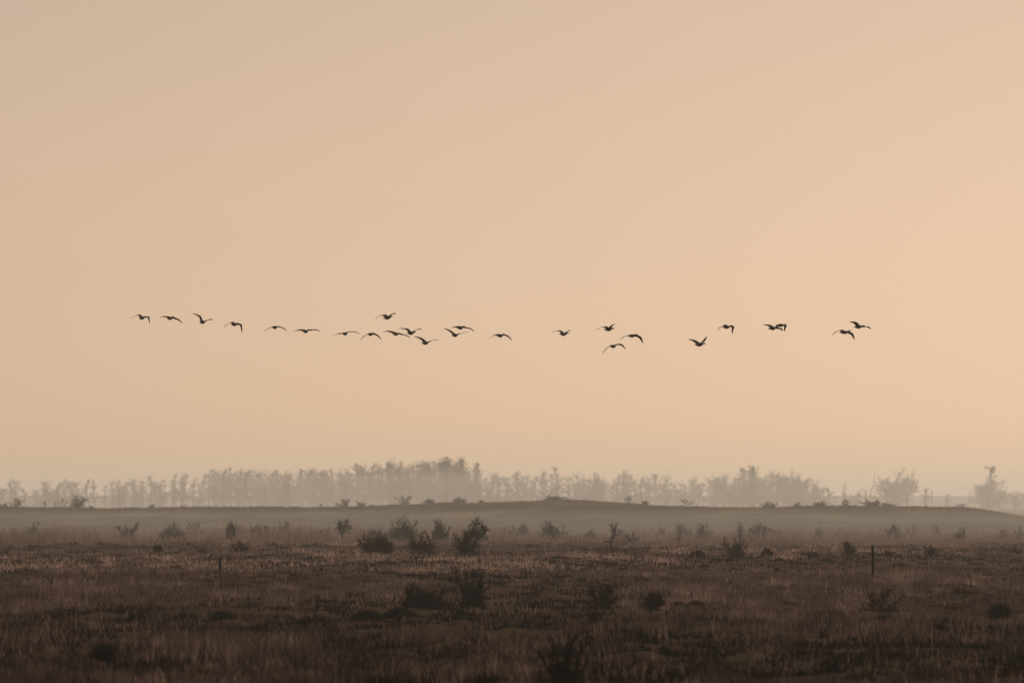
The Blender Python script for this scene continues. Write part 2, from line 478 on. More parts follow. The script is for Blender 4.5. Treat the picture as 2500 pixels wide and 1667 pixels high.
# ------------------------------------------------------------------ bushes standing on the pasture: px, base row, width px, height px, style, label
G_FIELD = 'thorn bushes growing on the pasture'
BUSHES = [
    (921, 1364, 82, 71, 'arch', 'biggest dark dome-shaped thorn bush in the middle row, long arching twigs on top', 500),
    (985, 1334, 66, 64, 'dome', 'dark rounded bush standing behind and above the biggest dome-shaped bush', 0),
    (1073, 1335, 42, 56, 'dome', 'small compact round bush between the two pairs of middle bushes, far back', 0),
    (1031, 1363, 68, 63, 'open', 'ragged dark thorn bush standing between the biggest dome bush and the tall spiky bush', 300),
    (1140, 1372, 84, 98, 'gnarl', 'tall spiky thorn bush with leader shoots reaching over the hollow', 350),
    (1166, 1334, 48, 56, 'dome', 'greyish rounded bush partly hidden behind the tall spiky bush', 0),
    (838, 1334, 40, 61, 'ball', 'round-headed little bush rising from the tall grass beside the biggest dome bush', 0),
    (797, 1322, 36, 30, 'sparse', 'faint thin bush in the tall grass next to the round-headed little bush', 0),
    (655, 1324, 28, 38, 'sparse', 'thin twiggy shoot standing in the tall grass above a black clump', 0),
    (626, 1326, 34, 40, 'arch', 'small twiggy shrub in tall grass beyond the short post', 0),
    (422, 1330, 64, 48, 'arch', 'wide arching grey shrub in the tall grass, widest of that strip', 0),
    (313, 1328, 52, 46, 'open', 'tangled twiggy shrub in tall grass beside the wide arching shrub', 0),
    (385, 1352, 22, 27, 'dome', 'small dark upright bush in front of the wide arching shrub', 120),
    (585, 1353, 46, 36, 'open', 'small bent bare shrub just above the short post', 60),
    (1153, 1490, 76, 120, 'gnarl', 'black gnarled thorn bush with a thick forked trunk in the near pasture', 500),
    (1035, 1492, 98, 70, 'low', 'wide low black thicket beside the black gnarled thorn bush', 300),
    (772, 1500, 30, 58, 'sapling', 'tiny dark tree-shaped shrub alone on the pasture left of the large mound', 0),
    (1468, 1491, 80, 82, 'gnarl', 'black flaring thorn bush with a solid dark foot', 600),
    (1591, 1502, 62, 73, 'ball', 'mushroom-shaped dark bush with a round twiggy head on a short stem', 120),
    (1375, 1690, 130, 168, 'gnarl', 'large blurred black bush at the bottom edge of the view', 300),
    (2146, 1498, 88, 78, 'sparse', 'thin brown twiggy bush growing below the tall post', 250),
    (2071, 1371, 36, 53, 'ball', 'little bare tree-like bush with a slim stem beside the tall post', 80),
    (2274, 1366, 38, 32, 'open', 'low dark bush with fine fanned twigs beyond the tall post', 100),
    (1873, 1368, 26, 22, 'dome', 'small dark clipped-looking bush in the mid pasture, before the tall post', 100),
    (1985, 1365, 30, 20, 'low', 'faint low bush halfway from the slim-stemmed bush to the clipped-looking one', 0),
    (2169, 1362, 22, 20, 'low', 'tiny low bush just past the tall post', 0),
    (1795, 1368, 50, 60, 'spiky', 'dark bush with a few tall bare spikes in the mid pasture', 250),
    (1704, 1367, 34, 22, 'dome', 'small squat dark bush next to the bush with tall bare spikes', 160),
    (1492, 1352, 44, 82, 'sapling', 'thin bare sapling with one straight leader above the tall grass', 80),
    (1542, 1338, 38, 38, 'sparse', 'grey twiggy shrub close by the thin bare sapling', 0),
    (1653, 1332, 28, 30, 'sparse', 'faint shrub in tall grass between the sapling and the spiked bush', 0),
    (1716, 1322, 38, 48, 'spiky', 'grey upright bush at the back of the tall grass, above the small squat bush', 0),
    (1850, 1322, 48, 44, 'dome', 'grey rounded bush at the back of the tall grass, under the rising grove', 0),
    (1268, 1320, 56, 38, 'open', 'grey broad shrub in the tall grass below the dune summit', 0),
    (2001, 1318, 22, 34, 'sparse', 'thin grey shrub poking out of the tall grass near the tall post', 0),
    (2226, 1318, 26, 34, 'sparse', 'faint pointed shrub in tall grass above the bush with fanned twigs', 0),
    (2340, 1325, 34, 36, 'open', 'grey shrub in the tall grass below the sloping end of the dune', 0),
    (1335, 1318, 30, 30, 'sparse', 'faint small shrub in tall grass right of the broad grey shrub', 0),
    (1440, 1322, 26, 26, 'low', 'faint low shrub in the tall grass just before the thin bare sapling', 0),
    (2445, 1326, 36, 34, 'sparse', 'grey thin shrub in tall grass nearest the frame edge under the dune end', 0),
]
for i, (px, py, w, h, st, lab, sk) in enumerate(BUSHES):
    d = dist(py)
    shrub('thorn_bush', (px - 1250) * K * d, d, w * K * d, h * K * d, st, 100 + i, lab, 'bush', G_FIELD, twig=.011 + d * 1.5e-5, skirt=sk, dense=1.6 if py > 1400 else .45 if 1315 < py < 1343 and st != 'dome' else .95)

rng = np.random.default_rng(55)
for i in range(22):                              # scrub half lost in the mist of the tall grass
    px = rng.uniform(1290, 2490) if i < 17 else rng.uniform(20, 780)
    d = rng.uniform(690, 830)
    top = rng.uniform(1274, 1292)
    shrub('thorn_bush', (px - 1250) * K * d, d, rng.uniform(16, 44) * K * d, CAM_Z - (top - HOR) * K * d, ('sparse', 'open', 'sparse', 'arch')[i % 4], 200 + i,
          'faint %s shrub half lost in tall grass below %s' % (('thin', 'ragged', 'wispy', 'arching')[i % 4], landmark(px)), 'bush', 'faint shrubs in the misty tall grass', twig=.022)

# ------------------------------------------------------------------ bushes on the dune ridge
G_RIDGE = 'small bushes along the dune ridge'
RIDGE = [
    (5, 1239, 30, 13, 'low', 'low scrub on the dune ridge cut by the frame edge'),
    (41, 1239, 36, 25, 'open', 'bare bush on the dune ridge, first whole one from its long level end'),
    (109, 1239, 8, 20, 'sapling', 'single thin stalk on the dune ridge before the pair of wide bushes'),
    (147, 1240, 36, 30, 'sparse', 'airy bush with a tall crooked shoot on the dune ridge, leaning on the densest one'),
    (189, 1240, 40, 32, 'dome', 'largest dense bush of the dune ridge, at its level end'),
    (223, 1241, 9, 8, 'dome', 'tiny dark knob of a bush on the dune ridge past the largest dense bush'),
    (371, 1240, 16, 13, 'open', 'very small bush on the dune ridge under the slim tree trunks'),
    (446, 1239, 14, 8, 'sparse', 'hair-thin small bush on the dune ridge under the slim trees'),
    (722, 1238, 16, 5, 'low', 'flat scrap of scrub on the dune ridge'),
    (783, 1238, 12, 11, 'sparse', 'little thin bush on the dune ridge just before the two pointed ones'),
    (838, 1237, 34, 24, 'spiky', 'pointed bush on the dune ridge, above the round-headed bush of the tall grass'),
    (881, 1236, 24, 17, 'open', 'smaller of the two pointed bushes on the dune ridge'),
    (908, 1236, 14, 8, 'low', 'low tuft of scrub at the foot of the smaller pointed ridge bush'),
    (985, 1235, 38, 26, 'open', 'wide airy bush on the dune ridge in front of the tallest trees'),
    (1047, 1233, 26, 14, 'dome', 'rounded small bush on the dune ridge before the tallest trees, under their peak'),
    (1121, 1230, 34, 16, 'arch', 'bush with arching twigs on the dune ridge where it starts to rise'),
    (1176, 1229, 14, 7, 'low', 'tiny scrub on the rising part of the dune ridge'),
    (1354, 1220, 54, 15, 'low', 'flat wide scrub crowning the dune summit'),
    (1534, 1229, 22, 24, 'sparse', 'bare little tree-like bush on the falling side of the dune summit'),
    (1575, 1231, 18, 11, 'dome', 'round pale bush on the falling side of the dune summit'),
    (1675, 1237, 32, 24, 'sparse', 'wind-bent bare bush with forked stems on the dune ridge'),
    (1877, 1239, 38, 19, 'dome', 'broad dark bush on the dune ridge under the spreading far tree'),
    (1947, 1239, 19, 14, 'spiky', 'small tufty bush on the dune ridge under the rounded grove'),
    (2001, 1239, 32, 14, 'low', 'flattened bush on the dune ridge under the last trees of the belt'),
    (2064, 1238, 22, 18, 'open', 'small upright bush on the dune ridge in the gap after the belt'),
    (2132, 1238, 52, 20, 'dome', 'widest dark bush of the dune ridge below the twin broad trees'),
    (2170, 1238, 32, 13, 'low', 'low bush joined to the widest dark ridge bush'),
    (2347, 1240, 30, 12, 'sparse', 'last small bush on the dune ridge where it begins to slope down'),
]
for i, (px, py, w, h, st, lab) in enumerate(RIDGE):
    x = (px - 1250) * K * CREST_D
    shrub('ridge_bush', x, CREST_D, w * K * CREST_D, h * K * CREST_D, st, 300 + i, lab, 'bush', G_RIDGE, twig=.015, dense=.3)

# ------------------------------------------------------------------ tussocks and mounds one can pick out
TUSS = [
    (2441, 1527, 68, 62, 600, 'big round black rush tussock with a spiky top near the frame edge'),
    (253, 1622, 84, 62, 420, 'large blurred dark tussock low in the near pasture'),
    (1190, 1690, 120, 50, 260, 'wide dark tussock cut by the bottom edge beside the large blurred bush'),
    (925, 1686, 90, 36, 300, 'low dark tussock cut by the bottom edge, alone'),
    (1954, 1407, 24, 19, 160, 'small upright dark tussock between the tall post and the clipped-looking bush'),
    (2188, 1405, 22, 15, 160, 'small round dark tussock just beyond the foot of the tall post'),
    (1862, 1421, 24, 15, 160, 'small dark tussock below the clipped-looking bush'),
    (1899, 1408, 26, 13, 120, 'small flat brown tussock beside the upright dark one'),
    (654, 1338, 18, 8, 100, 'small black clump at the front edge of the tall grass'),
    (224, 1428, 22, 15, 160, 'lone small dark tussock in the pasture left of the short post'),
    (2010, 1567, 40, 18, 200, 'dark pointed tussock in the near pasture below the brown twiggy bush'),
    (402, 1537, 34, 22, 160, 'faint rounded tussock in the brown grass before the short post'),
    (108, 1528, 16, 12, 120, 'small black tuft in the tall brown near grass'),
    (845, 1397, 18, 10, 120, 'small dark tussock below the biggest dome-shaped bush'),
    (1448, 1398, 18, 11, 120, 'small dark tussock above the black flaring bush'),
    (1280, 1412, 40, 14, 160, 'wide faint tussock between the gnarled and the flaring bush'),
    (1540, 1580, 46, 14, 160, 'flat dark tussock right of the large blurred bush'),
    (1765, 1450, 30, 16, 140, 'brownish faint tussock beyond the twin mounds'),
    (2320, 1432, 34, 12, 160, 'brown flat tussock beyond the far low mound'),
    (660, 1550, 60, 20, 200, 'wide dim tussock in the brown near grass'),
    (1200, 1354, 10, 8, 60, 'tiny dark tuft at the foot of the tall spiky bush'),
    (1010, 1372, 46, 9, 140, 'flat dark tussock in front of the ragged thorn bush'),
    (690, 1386, 26, 9, 120, 'flat dark tussock below the black clump'),
    (1640, 1652, 60, 20, 220, 'dark tussock near the bottom edge, on the bare orange ground'),
    (2290, 1560, 50, 14, 200, 'flat dark tussock in the near pasture under the big rush tussock'),
]
for i, (px, py, w, h, n, lab) in enumerate(TUSS):
    d = dist(py)
    tussock((px - 1250) * K * d, d, w * K * d, h * K * d + .03, 500 + i, lab, n=n * 2)

G_MOUND = 'ant and mole mounds on the pasture'
MOUNDS = [
    (976, 1510, 106, 24, 'largest dark rounded mound, at the foot of the low black thicket'),
    (900, 1519, 88, 16, 'second dark mound overlapping the largest one from the front'),
    (1125, 1508, 40, 13, 'small steep mound below the black gnarled thorn bush'),
    (544, 1525, 72, 17, 'lone dark mound in the brown near grass'),
    (335, 1521, 68, 15, 'broken dark mound in the near grass, farther from the short post'),
    (300, 1500, 60, 11, 'long low mound behind the broken dark mound'),
    (1300, 1483, 52, 10, 'low mound between the gnarled and the flaring bush'),
    (1654, 1486, 80, 17, 'front one of the twin mounds beside the mushroom-shaped bush'),
    (1700, 1481, 62, 14, 'back one of the twin mounds beside the mushroom-shaped bush'),
    (1460, 1527, 68, 16, 'mound in front of the black flaring thorn bush'),
    (1330, 1514, 46, 9, 'flat sliver of a mound above the large blurred bush'),
    (1918, 1487, 88, 14, 'long smooth mound between the twin mounds and the brown twiggy bush'),
    (1989, 1482, 40, 6, 'very flat mound beside the long smooth mound'),
    (2358, 1456, 68, 13, 'far low mound with pale grass tips beyond the big rush tussock'),
    (2160, 1516, 96, 10, 'long dark hump right in front of the brown twiggy bush'),
    (1965, 1512, 120, 10, 'longest flat hump below the long smooth mound'),
    (810, 1500, 60, 11, 'low hump under the tiny tree-shaped shrub'),
    (2292, 1554, 46, 10, 'short black hump in the near pasture under the rush tussock'),
    (1620, 1612, 52, 10, 'small dark hump on the bare orange ground'),
    (1086, 1362, 50, 7, 'flat dark bank between the ragged and the tall spiky bush'),
]
def mound(px, py, w, h, seed, label):
    d = dist(py)
    w, h = w * K * d, h * K * d + .05
    rng = np.random.default_rng(seed)
    nr, na = 9, 28
    V, F = [], []
    for i in range(nr):
        r = i / (nr - 1)
        for j in range(na):
            a = 2 * math.pi * j / na
            wob = 1 + .18 * (noise(3 * math.cos(a) + 7, 3 * math.sin(a), seed) - .5)
            X, Y = r * w * .5 * math.cos(a) * wob, r * w * .42 * math.sin(a) * wob
            z = h * (math.cos(r * math.pi / 2) ** .8 if r < 1 else -.35) + .05 * h * (noise(X * 6, Y * 6, seed + 1) - .5)
            V.append((X, Y, z if r < 1 else -.1))
    for i in range(nr - 1):
        for j in range(na):
            k = (j + 1) % na
            F.append((i * na + j, i * na + k, (i + 1) * na + k, (i + 1) * na + j))
    x = (px - 1250) * K * d
    zb = gz(x, d) + .03
    root = tag(link('earth_mound', mesh_np('earth_mound', V, F, M_mound, smooth=True), loc=(x, d, zb)), label, 'mound', G_MOUND)
    n = 130
    r, a = np.sqrt(rng.uniform(0, 1, n)), rng.uniform(0, 2 * np.pi, n)
    hz = h * np.cos(r * np.pi / 2) ** .8
    hh = rng.uniform(.03, .09, n)
    Vb, Fb, k = blades(r * w * .47 * np.cos(a), r * w * .4 * np.sin(a), hz, hh, np.full(n, .014), np.full(n, .4), rng)
    c = np.repeat(np.array([[.06, .044, .03]]) * rng.uniform(.5, 1.6, (n, 1)), k, 0)
    g = link('mound_grass', mesh_np('mound_grass', Vb, Fb, M_grass, col=c), root)
    g['kind'] = 'stuff'
for i, m in enumerate(MOUNDS):
    mound(*m[:4], 700 + i, m[4])

# ------------------------------------------------------------------ posts
def post(px, top, base, d, wpx, tilt, label, z0=None):
    x = (px - 1250) * K * d
    h, r = (base - top) * K * d, wpx * K * d / 2
    rings = [(-.4, 1.0), (.0, 1.02), (.35, .98), (.8, 1.0), (.975, .97), (1.0, .78)]
    V, F, n = [], [], 10
    for t, s in rings:
        for j in range(n):
            a = 2 * math.pi * j / n
            q = s * (1 + .07 * math.sin(3 * a + 5 * t))
            V.append((r * q * math.cos(a) + tilt * t * h, r * q * math.sin(a), t * h if t > 0 else t))
    for i in range(len(rings) - 1):
        for j in range(n):
            k = (j + 1) % n
            F.append((i * n + j, i * n + k, (i + 1) * n + k, (i + 1) * n + j))
    V.append((tilt * h, 0, h * 1.004))
    c, m = len(V) - 1, (len(rings) - 1) * n
    for j in range(n):
        F.append((m + j, m + (j + 1) % n, c, c))
    me = bpy.data.meshes.new('fence_post')
    me.from_pydata(V, [], [f if f[2] != f[3] else f[:3] for f in F])
    me.materials.append(M_wood)
    z = CAM_Z + (HOR - base) * K * d if z0 is None else z0
    tag(link('fence_post', me, loc=(x, d, z)), label, 'post', 'wooden posts standing in the plain')
post(2131.5, 1331, 1419, 405, 6.4, -.012, 'tall dark wooden post standing alone on the pasture')
post(536.5, 1359, 1412, 421, 6.2, .015, 'short dark wooden post standing alone on the pasture')
post(2275, 1197, 1226, 2700, 3.6, 0, 'stout far post on the misty plain after the twin broad trees')
post(2367, 1201, 1226, 2700, 2.4, 0, 'thin far post on the misty plain beside the cone-shaped tree')

# ------------------------------------------------------------------ far trees
def tree_proto(kind, seed):
    rng = np.random.default_rng(seed)
    tubes, P, D = [], [], []
    if kind == 'slim':
        H, trunk_top, bare, nl, la, ll, nb, nt, tl = 10, 9.7, .22, 36, (.25, .75), (1.5, 2.6), 4, 10, .72
    elif kind == 'dense':
        H, trunk_top, bare, nl, la, ll, nb, nt, tl = 10, 9.6, .08, 44, (.3, .85), (1.8, 3.0), 4, 12, .78
    elif kind == 'bushy':
        H, trunk_top, bare, nl, la, ll, nb, nt, tl = 8, 6.4, .06, 28, (.3, 1.0), (1.5, 3.2), 4, 15, .90
    elif kind == 'broad':
        H, trunk_top, bare, nl, la, ll, nb, nt, tl = 9, 4.2, .22, 22, (.3, 1.35), (2.6, 5.0), 8, 18, .9
    elif kind == 'spire':
        H, trunk_top, bare, nl, la, ll, nb, nt, tl = 10, 9.8, .04, 70, (.35, .95), (.8, 4.6), 5, 13, .75
    z = np.linspace(-.3, trunk_top, 8)
    pointed = kind in ('slim', 'dense', 'spire')
    wob = np.cumsum(rng.normal(0, .10, (8, 2)), 0)
    trunk = np.column_stack([wob, z])
    r0 = {'slim': .13, 'dense': .16, 'bushy': .16, 'broad': .30, 'spire': .2}[kind]
    tt = [tube(trunk, np.linspace(r0, .03 if kind != 'broad' else .12, 8), 5)]
    for i in range(nl):
        f = bare + (1 - bare) * rng.uniform(0, 1) ** (1.6 if kind == 'spire' else 1)
        k = min(int(f * 7), 6)
        q = trunk[k] + (trunk[k + 1] - trunk[k]) * (f * 7 - k)
        a, th = rng.uniform(0, 2 * math.pi), rng.uniform(*la)
        if kind == 'spire':
            L = ll[0] + (ll[1] - ll[0]) * max(0, .92 - f) ** 1.2 * .95 * rng.uniform(.5, 1.05)
        elif kind in ('slim', 'dense'):
            L = rng.uniform(*ll) * (1.12 - (.78 if kind == 'slim' else .58) * f) * (.75 if f < .3 else 1)
        else:
            L = rng.uniform(*ll) * (1.2 - .55 * f)
        d = np.array([math.sin(th) * math.cos(a), math.sin(th) * math.sin(a), math.cos(th)])
        pts = [q]
        for s in range(4):
            d = d + rng.normal(0, .14, 3) + np.array([0, 0, .07])
            d /= np.linalg.norm(d)
            pts.append(pts[-1] + d * L / 4)
        pts = np.array(pts)
        rr = r0 * .38 * (1.1 - f * .6)
        tubes.append(tube(pts, np.linspace(rr, rr * .3, 5)))
        for j in range(nb):
            g = rng.uniform(.15, 1) * 4
            k2 = min(int(g), 3)
            q2 = pts[k2] + (pts[k2 + 1] - pts[k2]) * (g - k2)
            bd = d + rng.normal(0, .6, 3) + np.array([0, 0, .2])
            bd /= np.linalg.norm(bd)
            bl = min(L * rng.uniform(.3, .6), 1.8)
            bp = np.array([q2, q2 + bd * bl])
            tubes.append(tube(bp, [rr * .4, rr * .15]))
            q_ = max(3, int(nt * (1.2 - .85 * f))) if pointed else nt
            u = rng.uniform(0, 1, q_)
            P.append(q2 + bd * bl * u[:, None])
            td = bd[None] * .7 + rng.normal(0, .55, (q_, 3)) + np.array([0, 0, .45])
            td /= np.linalg.norm(td, axis=1)[:, None]
            D.append(td * (tl * (1.2 - .55 * f if pointed else 1) * rng.uniform(.4, 1.1, q_))[:, None])
    P, D = np.concatenate(P), np.concatenate(D)
    S = H / np.percentile((P + D)[:, 2], 99.7)
    wd = np.percentile((P + D)[:, 0], 97) - np.percentile((P + D)[:, 0], 3)
    Vt, Ft = join(tt)
    Vc, Fc = join(tubes + [spikes(P, D, .041 * rng.uniform(.7, 1.3, len(P)))])
    return dict(trunk=mesh_np('trunk', Vt * [1, 1, S], Ft, M_treebark), crown=mesh_np('crown', Vc * [1, 1, S], Fc, M_treetwig), H=H, W=wd)

PROTO = {}
for kd, cnt in (('slim', 5), ('dense', 4), ('bushy', 3), ('broad', 3), ('spire', 1)):
    PROTO[kd] = [tree_proto(kd, 900 + 17 * j + len(kd) * 101) for j in range(cnt)]

def plant_tree(kind, var, px, top, d, wpx, label, group, rot, base_z=0.0, lean=0.0):
    p = PROTO[kind][var % len(PROTO[kind])]
    h = CAM_Z + (HOR - top) * K * d - base_z
    root = link('bare_tree', None, loc=((px - 1250) * K * d, d, base_z))
    tag(root, label, 'tree', group)
    sx = wpx * K * d / p['W']
    root.scale = (sx, sx, h / p['H'])
    root.rotation_euler = (0, lean, rot)
    link('trunk', p['trunk'], root)
    link('crown', p['crown'], root)
    return root

TOP = np.array([(-60, 1190), (0, 1187), (40, 1169), (60, 1185), (85, 1190), (110, 1175), (140, 1165), (165, 1167), (200, 1187), (225, 1168), (245, 1190), (260, 1178), (280, 1162),
                (300, 1172), (330, 1168), (360, 1165), (410, 1165), (440, 1157), (470, 1150), (490, 1160), (500, 1148), (540, 1143), (570, 1145), (640, 1143), (690, 1145), (720, 1145),
                (750, 1137), (790, 1145), (820, 1143), (860, 1136), (880, 1130), (900, 1137), (930, 1128), (958, 1118), (980, 1130), (1000, 1132), (1020, 1120), (1050, 1117), (1085, 1115),
                (1110, 1120), (1130, 1118), (1142, 1140), (1165, 1128), (1180, 1150), (1200, 1145), (1230, 1152), (1250, 1160), (1270, 1152), (1285, 1148), (1300, 1160), (1325, 1145),
                (1340, 1150), (1360, 1138), (1372, 1165), (1395, 1154), (1425, 1158), (1460, 1152), (1480, 1175), (1500, 1165), (1525, 1148), (1550, 1165), (1570, 1170), (1600, 1152),
                (1640, 1163), (1660, 1170), (1680, 1165), (1720, 1170), (1750, 1155), (1780, 1158), (1805, 1152), (1835, 1135), (1860, 1155), (1895, 1148), (1925, 1148), (1945, 1160),
                (1965, 1165), (1990, 1175), (2010, 1195), (2045, 1200)], float)
G_BELT = 'bare trees of the far misty belt'
rng = np.random.default_rng(7)
SEG = [  # from px, to px, step, kind choices, width px, rows, shared label of the trees nothing tells apart
    (-45, 62, 17, ('bushy', 'dense'), 34, 1, 'low bare tree of the misty grove at the level end of the dune'),
    (85, 205, 13, ('dense', 'bushy'), 34, 1, 'bare tree of the small rounded grove beyond the largest dense ridge bush'),
    (258, 350, 12, ('slim', 'dense'), 32, 1, 'bare tree with thick low crown where the long tree belt begins'),
    (350, 540, 11, ('slim', 'slim', 'dense'), 30, 1, 'slim bare tree with see-through trunks, light showing beneath its crown'),
    (530, 800, 12, ('slim', 'dense'), 32, 2, 'grey bare tree in the even middle stretch of the long belt'),
    (800, 955, 12, ('dense', 'slim'), 34, 2, 'bare tree in the stretch of belt climbing towards the tallest trees'),
    (955, 1140, 12, ('dense',), 38, 2, 'bare tree packed into the tallest, densest clump of the belt'),
    (1136, 1262, 11, ('dense', 'slim'), 36, 1, 'loose airy tree just beyond the tallest clump'),
    (1262, 1372, 12, ('slim',), 30, 1, 'slender tree behind the dune summit before the narrow gap'),
    (1392, 1480, 12, ('dense', 'bushy'), 34, 1, 'tree in the first small clump after the narrow gap'),
    (1488, 1590, 13, ('slim', 'dense'), 32, 1, 'pointed tree in the broken stretch after the narrow gap'),
    (1590, 1745, 12, ('bushy', 'dense', 'slim'), 34, 1, 'low even tree in the misty stretch before the rising grove'),
    (1745, 1890, 13, ('dense', 'bushy', 'dense', 'slim'), 36, 2, 'tree massed in the rising grove of the belt'),
    (1890, 2010, 12, ('dense', 'bushy'), 36, 1, 'tree in the dark rounded thicket at the end of the long belt'),
]
for (a, b, st, kinds, wpx, rows, lab) in SEG:
    for r in range(rows):
        px = a + r * st * .5
        while px < b:
            jx = px + rng.uniform(-4, 4)
            jit = rng.choice([-4, 0, 3, 6, 11])
            top = float(np.interp(jx, TOP[:, 0], TOP[:, 1])) + jit + rng.uniform(-3, 4) + r * 6
            k = kinds[int(rng.integers(len(kinds)))]
            plant_tree(k, int(rng.integers(9)), jx, top, rng.uniform(2350, 2600) + r * 180, wpx * rng.uniform(.8, 1.25),
                       '%s %s bare tree%s above %s' % ('tall' if jit < 0 else 'lower' if jit > 5 else 'mid-height', {'slim': 'slender', 'dense': 'full-crowned', 'bushy': 'bushy'}[k], ' of the rear row' if r else '', landmark(jx)), G_BELT, rng.uniform(0, 6.28))
            px += st * rng.uniform(.8, 1.2)
# trees that can be told apart
SOLO = [
    ('slim', 0, 219, 1168, 26, 'first of the two slender trees standing free before the long belt'),
    ('slim', 1, 233, 1169, 24, 'second of the two slender trees standing free, next to the long belt'),
    ('dense', 0, 958, 1118, 34, 'tall peaked tree at the shoulder of the densest clump'),
    ('dense', 2, 1085, 1115, 40, 'highest treetop of the whole belt, in the densest clump'),
    ('spire', 0, 1165, 1127, 40, 'tall pointed airy tree right after the densest clump'),
    ('slim', 3, 1358, 1137, 34, 'tall leaning slender tree above the dune summit, last before the narrow gap'),
    ('broad', 1, 1462, 1151, 36, 'tree with a flat dark twiggy top just past the narrow gap'),
    ('slim', 2, 1524, 1147, 28, 'tall pointed tree standing out of the broken stretch'),
    ('spire', 0, 1834, 1134, 46, 'tree with a thin high peak in the rising grove'),
    ('broad', 0, 1924, 1144, 52, 'spreading fan-branched tree above the dark rounded thicket'),
    ('bushy', 1, 1962, 1163, 60, 'dark rounded dense tree beneath the fan-branched tree'),
    ('bushy', 0, 2024, 1187, 34, 'small fading tree ending the long belt'),
    ('slim', 4, 2061, 1178, 14, 'lone thin column of a tree in the gap after the belt'),
    ('bushy', 2, 2086, 1189, 44, 'low bushy tree beside the lone thin column tree'),
    ('broad', 2, 2172, 1146, 82, 'broad one-sided tree with wide open branches, first of the twin pair'),
    ('broad', 0, 2214, 1148, 60, 'upright branchy tree, second of the twin pair'),
    ('bushy', 1, 2190, 1170, 52, 'rounded dense tree standing between the twin broad trees'),
    ('bushy', 0, 2260, 1188, 28, 'low trailing tree at the foot of the twin broad trees'),
    ('spire', 0, 2416, 1136, 84, 'cone-shaped tree with a tall knobby tip, alone by the sloping dune end'),
    ('bushy', 1, 2396, 1180, 46, 'dense low tree hugging the near flank of the cone-shaped tree'),
    ('bushy', 2, 2440, 1176, 40, 'low spreading tree on the outer flank of the cone-shaped tree'),
    ('bushy', 2, 2478, 1196, 34, 'small shrubby tree trailing off beyond the cone-shaped tree'),
    ('bushy', 1, 2505, 1199, 36, 'shrubby far tree cut by the frame edge beyond the cone-shaped tree'),
    ('bushy', 0, 2312, 1203, 22, 'very low misty shrub-tree between the two far posts'),
]
for i, (k, v, px, top, wpx, lab) in enumerate(SOLO):
    plant_tree(k, v, px, top, 2280 + 9 * i, wpx, lab, 'single trees of the misty plain', rng.uniform(0, 6.28), lean=.06 if 'leaning' in lab else 0)

def dead_tree():
    d = 2250
    root = tag(link('dead_tree', None, loc=((2124 - 1250) * K * d, d, 0)), 'thin crooked dead tree leaning towards the broad one-sided tree', 'tree', 'single trees of the misty plain')
    u = K * d
    q = lambda px, py: ((px - 2124) * u, 0, CAM_Z + (HOR - py) * u)
    V, F = join([tube([(0, 0, -.3), q(2123, 1214), q(2127, 1197), q(2134, 1180), q(2135, 1165), q(2136, 1152)], [.12, .10, .09, .07, .05, .02], 5),
                 tube([q(2126, 1200), (.1, .4, q(2123, 1192)[2]), q(2121, 1188)], [.06, .045, .02], 4)])
    link('trunk', mesh_np('trunk', V, F, M_treebark), root)
    V, F = join([tube([q(2113, 1226), q(2113, 1205), q(2112, 1194)], [.14, .1, .04], 4), tube([q(2113, 1210), (q(2117, 1202)[0], .3, q(2117, 1202)[2]), q(2118, 1195)], [.09, .06, .03], 4)])
    link('sucker', mesh_np('sucker', V, F, M_treebark), root)
dead_tree()

# ------------------------------------------------------------------ grass
TONES = np.array([(.19, .135, .125), (.13, .091, .085), (.06, .044, .041), (.27, .20, .18), (.10, .088, .076), (.155, .098, .094), (.030, .024, .022)])

def clearing(x, y):                              # 1 in the open, small where mounds and tussocks stand free
    f = np.ones(len(x))
    for px, py, w in [m[:3] for m in MOUNDS] + [t[:3] for t in TUSS] + [b[:3] for b in BUSHES if b[1] > 1400] + [(2131, 1419, 12), (536, 1412, 12)]:
        d = dist(py)
        xm, wm = (px - 1250) * K * d, w * K * d
        dx = np.abs(x - xm) / (wm * .75)
        f = np.where((dx < 1) & (y > d - (22 if w == 12 else 7)) & (y < d + wm * .6), np.minimum(f, .25 + .3 * dx), f)
    return f

